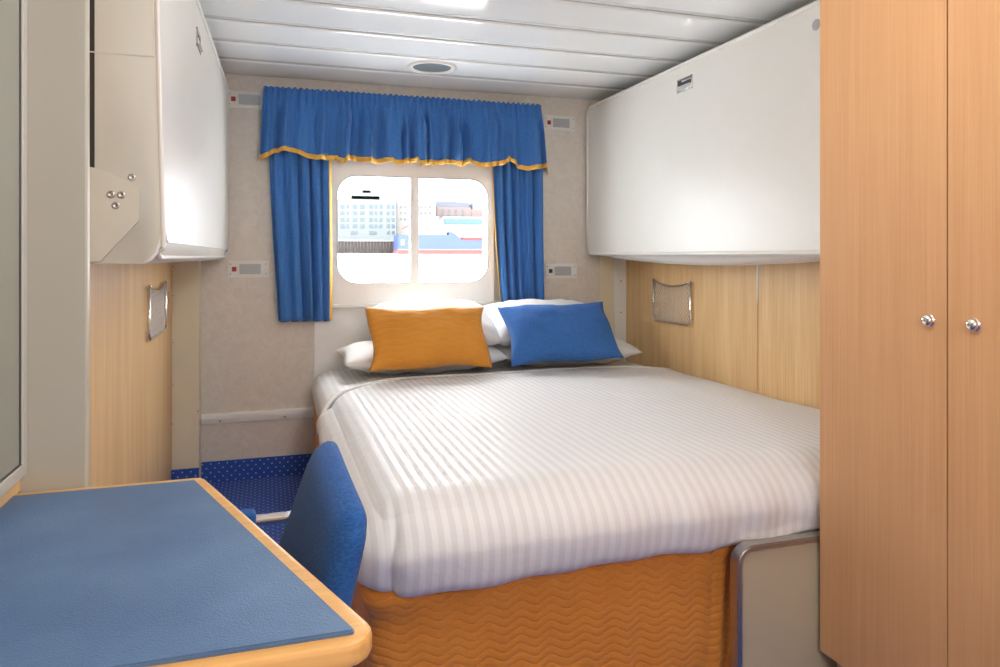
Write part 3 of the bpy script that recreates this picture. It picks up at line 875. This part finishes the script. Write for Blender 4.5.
# ------------------------------------------------------------------ chair
t = thing('armchair', (-.1, 1.25, 0), 'blue upholstered armchair with metal frame pushed under the writing desk', 'chair')
def W(o): o.data.transform(Matrix.Translation(-t.location)); return o
def backrest():
    bm = bmesh.new()
    cy, hw = 1.252, .222
    def P(u, v, s):
        a, b = 2*u-1, v            # a across (-1 near .. 1 far), b up
        z = .42+(.388+.010*a)*b-.014*a*a*max(0, b-.2)+.008*a*(1-b)
        y = cy+hw*a*(1-.06*b)
        rec = .018+.112*b-.022*a*(1-b)        # recline
        x = -.011+rec-.006*a
        e = ((1-abs(a)**9)*(1-abs(2*b-1)**11))**.5
        return Vector((x+s*(.030*e)-.006*(1-a*a), y, z))
    nu, nv = 30, 34; V = {}
    def sp(i, n):   # denser at the borders
        t_ = i/n; return .5-.5*cos(pi*t_)
    for s in (-1, 1):
        for i in range(nu+1):
            for j in range(nv+1):
                if s == 1 and (i in (0, nu) or j in (0, nv)): V[(s, i, j)] = V[(-1, i, j)]
                else:
                    p = P(sp(i, nu), sp(j, nv), s)
                    V[(s, i, j)] = bm.verts.new(p)
    for s in (-1, 1):
        for i in range(nu):
            for j in range(nv):
                try: bm.faces.new([V[(s, i, j)], V[(s, i+1, j)], V[(s, i+1, j+1)], V[(s, i, j+1)]]).smooth = True
                except ValueError: pass
    # round the four corners in the Y-Z outline
    for v in bm.verts:
        y, z = v.co.y, v.co.z; R = .040
        for sy in (-1, 1):
            yc = cy+sy*(hw*.94-R); zc = (.818 if sy > 0 else .786)-R
            if (y-yc)*sy > 0 and z > zc:
                d = Vector((y-yc, z-zc)); m_ = max(abs(d.x), abs(d.y))
                if d.length > 0:
                    k = m_/d.length; v.co.y = yc+d.x*k; v.co.z = zc+d.y*k; v.co.x -= .286*(d.y-d.y*k)
    bmesh.ops.recalc_face_normals(bm, faces=bm.faces[:])
    return bm
W(obj('backrest', backrest(), M['chair_blue'], t))
W(obj('seat', Box(-.42, .035, 1.03, 1.475, .41, .475, bev=.025, seg=4), M['chair_blue'], t, smooth=True, angle=60))
for yy, nm in ((1.49, 'far'), (1.012, 'near')):
    tilt = 0
    fr = W(obj('side_frame', tube(bmesh.new(), [(-.39, yy, .011), (-.38, yy, .30), (-.37, yy, .60), (-.35, yy, .638), (-.31, yy, .645), (-.1, yy, .646), (.03, yy, .648), (.062, yy-.01*(1 if yy > 1.2 else -1), .649)], .011, 12), M['tube'], t))
    W(obj('armrest', Box(-.33, -.022, yy-.020, yy+.020, .632, .668, bev=.010, seg=3), M['chair_blue'], t, smooth=True, angle=60))
    W(obj('leg', tube(bmesh.new(), [(.062, yy, .649), (.048, yy, .42), (.075, yy, .2), (.115, yy, .011)], .011, 12), M['tube'], t))
W(obj('seat_rail', tube(bmesh.new(), [(-.2, 1.012, .40), (-.2, 1.49, .40)], .010, 10), M['tube'], t))
W(obj('seat_rail', tube(bmesh.new(), [(.047, 1.012, .43), (.047, 1.49, .43)], .010, 10), M['tube'], t))

# ------------------------------------------------------------------ the harbour outside
D = 300.0
def at(x, y, Y=D):
    a, b = px(x, y, Y); return a, b
DECK = at(520, 241, 303)[1]+.1
def facade(name, x0, x1, ytop, ybot, Y, depth, mat, label, wins=(), roof=None, group='harbour buildings'):
    a = at(x0, ybot, Y); b = at(x1, ytop, Y)
    zb = DECK; X0, X1, Z1 = a[0], b[0], b[1]
    t = thing(name, ((X0+X1)/2, Y, zb), label, 'building', group)
    o = obj('wall', Box(X0, X1, Y, Y+depth, zb, Z1), mat, t); o.data.transform(Matrix.Translation(-t.location))
    for (wx, wy, ww, wh) in wins:
        p = at(wx-ww/2, wy+wh/2, Y); q = at(wx+ww/2, wy-wh/2, Y)
        w_ = obj('window', Box(p[0], q[0], Y-.15, Y+.05, p[1], q[1]), M['bld_glass'], t); w_.data.transform(Matrix.Translation(-t.location))
    if roof:
        for (rx0, rx1, ry0, ry1, rm) in roof:
            p = at(rx0, ry1, Y); q = at(rx1, ry0, Y)
            r_ = obj('roof_storey', Box(p[0], q[0], Y+1.5, Y+depth-1.5, p[1]-.2, q[1]), rm, t); r_.data.transform(Matrix.Translation(-t.location))
    return t
wins = [(x, y, w, 3.6) for x, w in ((342.6, 4), (347.8, 2), (355, 4.5), (362.5, 4.5), (371.2, 3.6), (376, 2.6), (381, 2.8), (388.2, 2.8), (393.2, 2.8)) for y in (206.5, 213, 219.6, 226)]
wins += [(x, 232.5, w, 3) for x, w in ((352, 1.8), (356, 3.4), (373, 7), (388.5, 2.2), (393.3, 2.4))]
ap = facade('apartment_block', 325, 396.5, 200, 242, 320, 18, M['bld_pale'], 'pale six storey apartment block behind the quay, seen through the left pane',
       wins, [(346, 392, 196.5, 200, M['bld_cream']), (352, 380, 190.5, 199, M['bld_pale']), (363, 371, 188, 192, M['bld_cream'])])
a = at(385.6, 196, 326); b = at(385.6, 181, 326)
ms = obj('mast', tube(bmesh.new(), [(a[0], 326, a[1]-.4), (a[0], 326, b[1])], .12, 6), M['bld_roof'], ap); ms.data.transform(Matrix.Translation(-ap.location))
facade('office_building', 396.8, 436, 201.5, 242, 322, 15, M['bld_cream'], 'cream five storey building between the apartment block and the brick building',
       [(x, y, 1.4, 1.8) for x in (401, 405, 409, 421, 425.5, 430) for y in (207, 213, 219)], [(397, 435, 200.6, 201.6, M['bld_roof'])])
facade('brick_building', 437, 471, 207.5, 242, 330, 15, M['bld_brick'], 'pinkish brick building with grey roof storey, seen through the right pane',
       [(x, y, 2.4, 2.6) for x in (443, 449, 456, 463) for y in (210.5, 214.5)], [(436.5, 469.8, 201.6, 207.6, M['bld_roof'])])
facade('brick_building', 471.3, 500, 209.5, 242, 330, 12, M['bld_brick'], 'low dark brick building with a chimney at the right edge of the window view',
       [], [(473, 474.6, 203, 210, M['bld_roof'])])
fb = facade('warehouse', 444, 506, 217.5, 242, 315, 12, M['ship_white'], 'white warehouse with a sky blue band behind the ship', [(x, 226.8, 1.2, 1.2) for x in (451, 456, 463, 470, 475, 479.5)])
p = at(444, 223.6, 314.7); q = at(506, 219.6, 314.7)
o = obj('blue_band', Box(p[0], q[0], 314.6, 315.05, p[1], q[1]), M['band_blue'], fb); o.data.transform(Matrix.Translation(-fb.location)); o['label'] = 'sky blue cladding band'
# quay and water (both slope very slightly against the listing cabin)
a = at(300, 253.2, 303); b = at(520, 241, 303)
qy = thing('timber_quay', (a[0], 303, a[1]), 'dark weathered timber quay wall along the far shore', 'quay')
bm = bmesh.new(); box(bm, -110, b[0]-a[0]+60, 0, 40, -1.2, b[1]-a[1]-.6)
obj('quay_wall', bm, M['quay'], qy)
bm = bmesh.new(); box(bm, -110, b[0]-a[0]+60, -.5, 60, b[1]-a[1]-.6, b[1]-a[1]+.1); obj('deck', bm, M['quay_deck'], qy)
for i in range(60):
    x = 8+i*1.35
    o = obj('pile', tube(bmesh.new(), [(x, -.35, -1.0), (x, -.35, b[1]-a[1]-.6)], .22, 6), M['quay'], qy)
w0 = (6.0, -6.0); w1 = (303.0, at(400, 253.4, 303)[1])
bm = bmesh.new(); vs = [bm.verts.new(v) for v in ((-260, w0[0], w0[1]), (420, w0[0], w0[1]), (420, w1[0], w1[1]), (-260, w1[0], w1[1]))]; bm.faces.new(vs)
tag(obj('harbour_water', bm, M['water']), 'pale grey harbour water outside the window', 'water', kind='stuff')
# ship
SY = 288
a = at(398, 255.3, SY); b = at(500, 235, SY)
sh = thing('cargo_ship', (a[0], SY, a[1]), 'blue and red cargo ship with white bridge moored across the harbour', 'ship')
def S(x, y): p = at(x, y, SY); return (p[0]-a[0], p[1]-a[1])
def hull(bm, pts, y0=0, y1=12): prism(bm, pts, 'Y', y0, y1)
bm = bmesh.new(); hull(bm, [S(398, 255.8), S(520, 255.8), S(520, 249.6), S(398.3, 249.6)]); obj('red_lower_hull', bm, M['hull_red'], sh)
bm = bmesh.new(); hull(bm, [S(398.3, 249.6), S(520, 249.6), S(520, 240.5), S(463, 240.5), S(456, 235), S(452, 232), S(449.5, 232), S(449, 235), S(399, 234.6)]); obj('blue_hull', bm, M['hull_blue'], sh)
bm = bmesh.new(); hull(bm, [S(398.3, 249.9), S(520, 249.9), S(520, 249.2), S(398.3, 249.2)], -.12, 0); obj('white_stripe', bm, M['ship_white'], sh)
bm = bmesh.new()
def sb(x0, x1, y0, y1, d0=2, d1=10):
    p = S(x0, y1); q = S(x1, y0); box(bm, p[0], q[0], d0, d1, p[1], q[1])
sb(410, 448, 228, 235.2); sb(417, 443, 219.5, 228.2, 3, 9); sb(424, 441, 216, 219.8, 3.5, 8); obj('bridge_house', bm, M['ship_white'], sh)
for x in (424, 430.5, 434.5, 440):
    p = S(x-1, 224.2); q = S(x+1, 221.6); obj('window', Box(p[0], q[0], 2.8, 3.05, p[1], q[1]), M['bld_roof'], sh)
bm = bmesh.new(); p = S(402.5, 228.5); q = S(411, 224.8); prism(bm, [S(402.5, 229), S(410, 226), S(411, 224.8), S(409, 225.2), S(402, 227.8)], 'Y', 1, 2); obj('red_crane_jib', bm, M['hull_red'], sh)
bm = bmesh.new(); p = S(464, 240.6); q = S(505, 237.6); box(bm, p[0], q[0], 2, 9, p[1], q[1]); obj('deck_hatch', bm, M['hull_red'], sh)
p = S(401, 245); q = S(404.5, 239.5); obj('bow_mark', Box(p[0], q[0], -.1, .02, p[1], q[1]), M['ship_white'], sh)

# ------------------------------------------------------------------ light
w = bpy.data.worlds.new('overcast_sky'); SC.world = w; w.use_nodes = True
nt = w.node_tree; bg = nt.nodes['Background']
tc = nt.nodes.new('ShaderNodeTexCoord'); sx = nt.nodes.new('ShaderNodeSeparateXYZ'); rp = nt.nodes.new('ShaderNodeValToRGB')
nt.links.new(tc.outputs['Generated'], sx.inputs[0]); nt.links.new(sx.outputs[2], rp.inputs[0]); nt.links.new(rp.outputs[0], bg.inputs[0])
rp.color_ramp.elements[0].color = (.31, .325, .34, 1); rp.color_ramp.elements[1].color = (1, 1, 1, 1)
bg.inputs[1].default_value = 22
def area(name, loc, rot, sx, sy, power, color):
    l = bpy.data.lights.new(name, 'AREA'); l.shape = 'RECTANGLE'; l.size = sx; l.size_y = sy; l.energy = power; l.color = color
    o = bpy.data.objects.new(name, l); COL.objects.link(o); o.location = loc; o.rotation_euler = rot; return o
def fill_point(name, loc, r, power, color):
    l = bpy.data.lights.new(name, 'POINT'); l.shadow_soft_size = r; l.energy = power; l.color = color
    o = bpy.data.objects.new(name, l); COL.objects.link(o); o.location = loc; return o
fill_point('cabin_fill', (.6, 1.2, H-.22), .18, 14, (1, .985, .965))  # fill light added above the view to brighten the cabin, no fitting modelled
fill_point('entry_fill', (.5, -.5, H-.5), .22, 31, (1, .985, .965))  # fill light added behind the camera to lift the surfaces facing it

# ------------------------------------------------------------------ camera
cam = bpy.data.cameras.new('camera'); co = bpy.data.objects.new('camera', cam); COL.objects.link(co)
cam.sensor_width = 36; cam.lens = F_/1000*36; cam.shift_y = -(333.5-HY_)/1000; cam.clip_start = .02; cam.clip_end = 2000
co.location = (0, 0, CZ); co.rotation_euler = (pi/2, 0, -YAW)
SC.camera = co
SC.view_settings.view_transform = 'Standard'; SC.view_settings.look = 'None'
SC.view_settings.exposure = .42; SC.view_settings.gamma = 1
SC.view_settings.use_curve_mapping = False
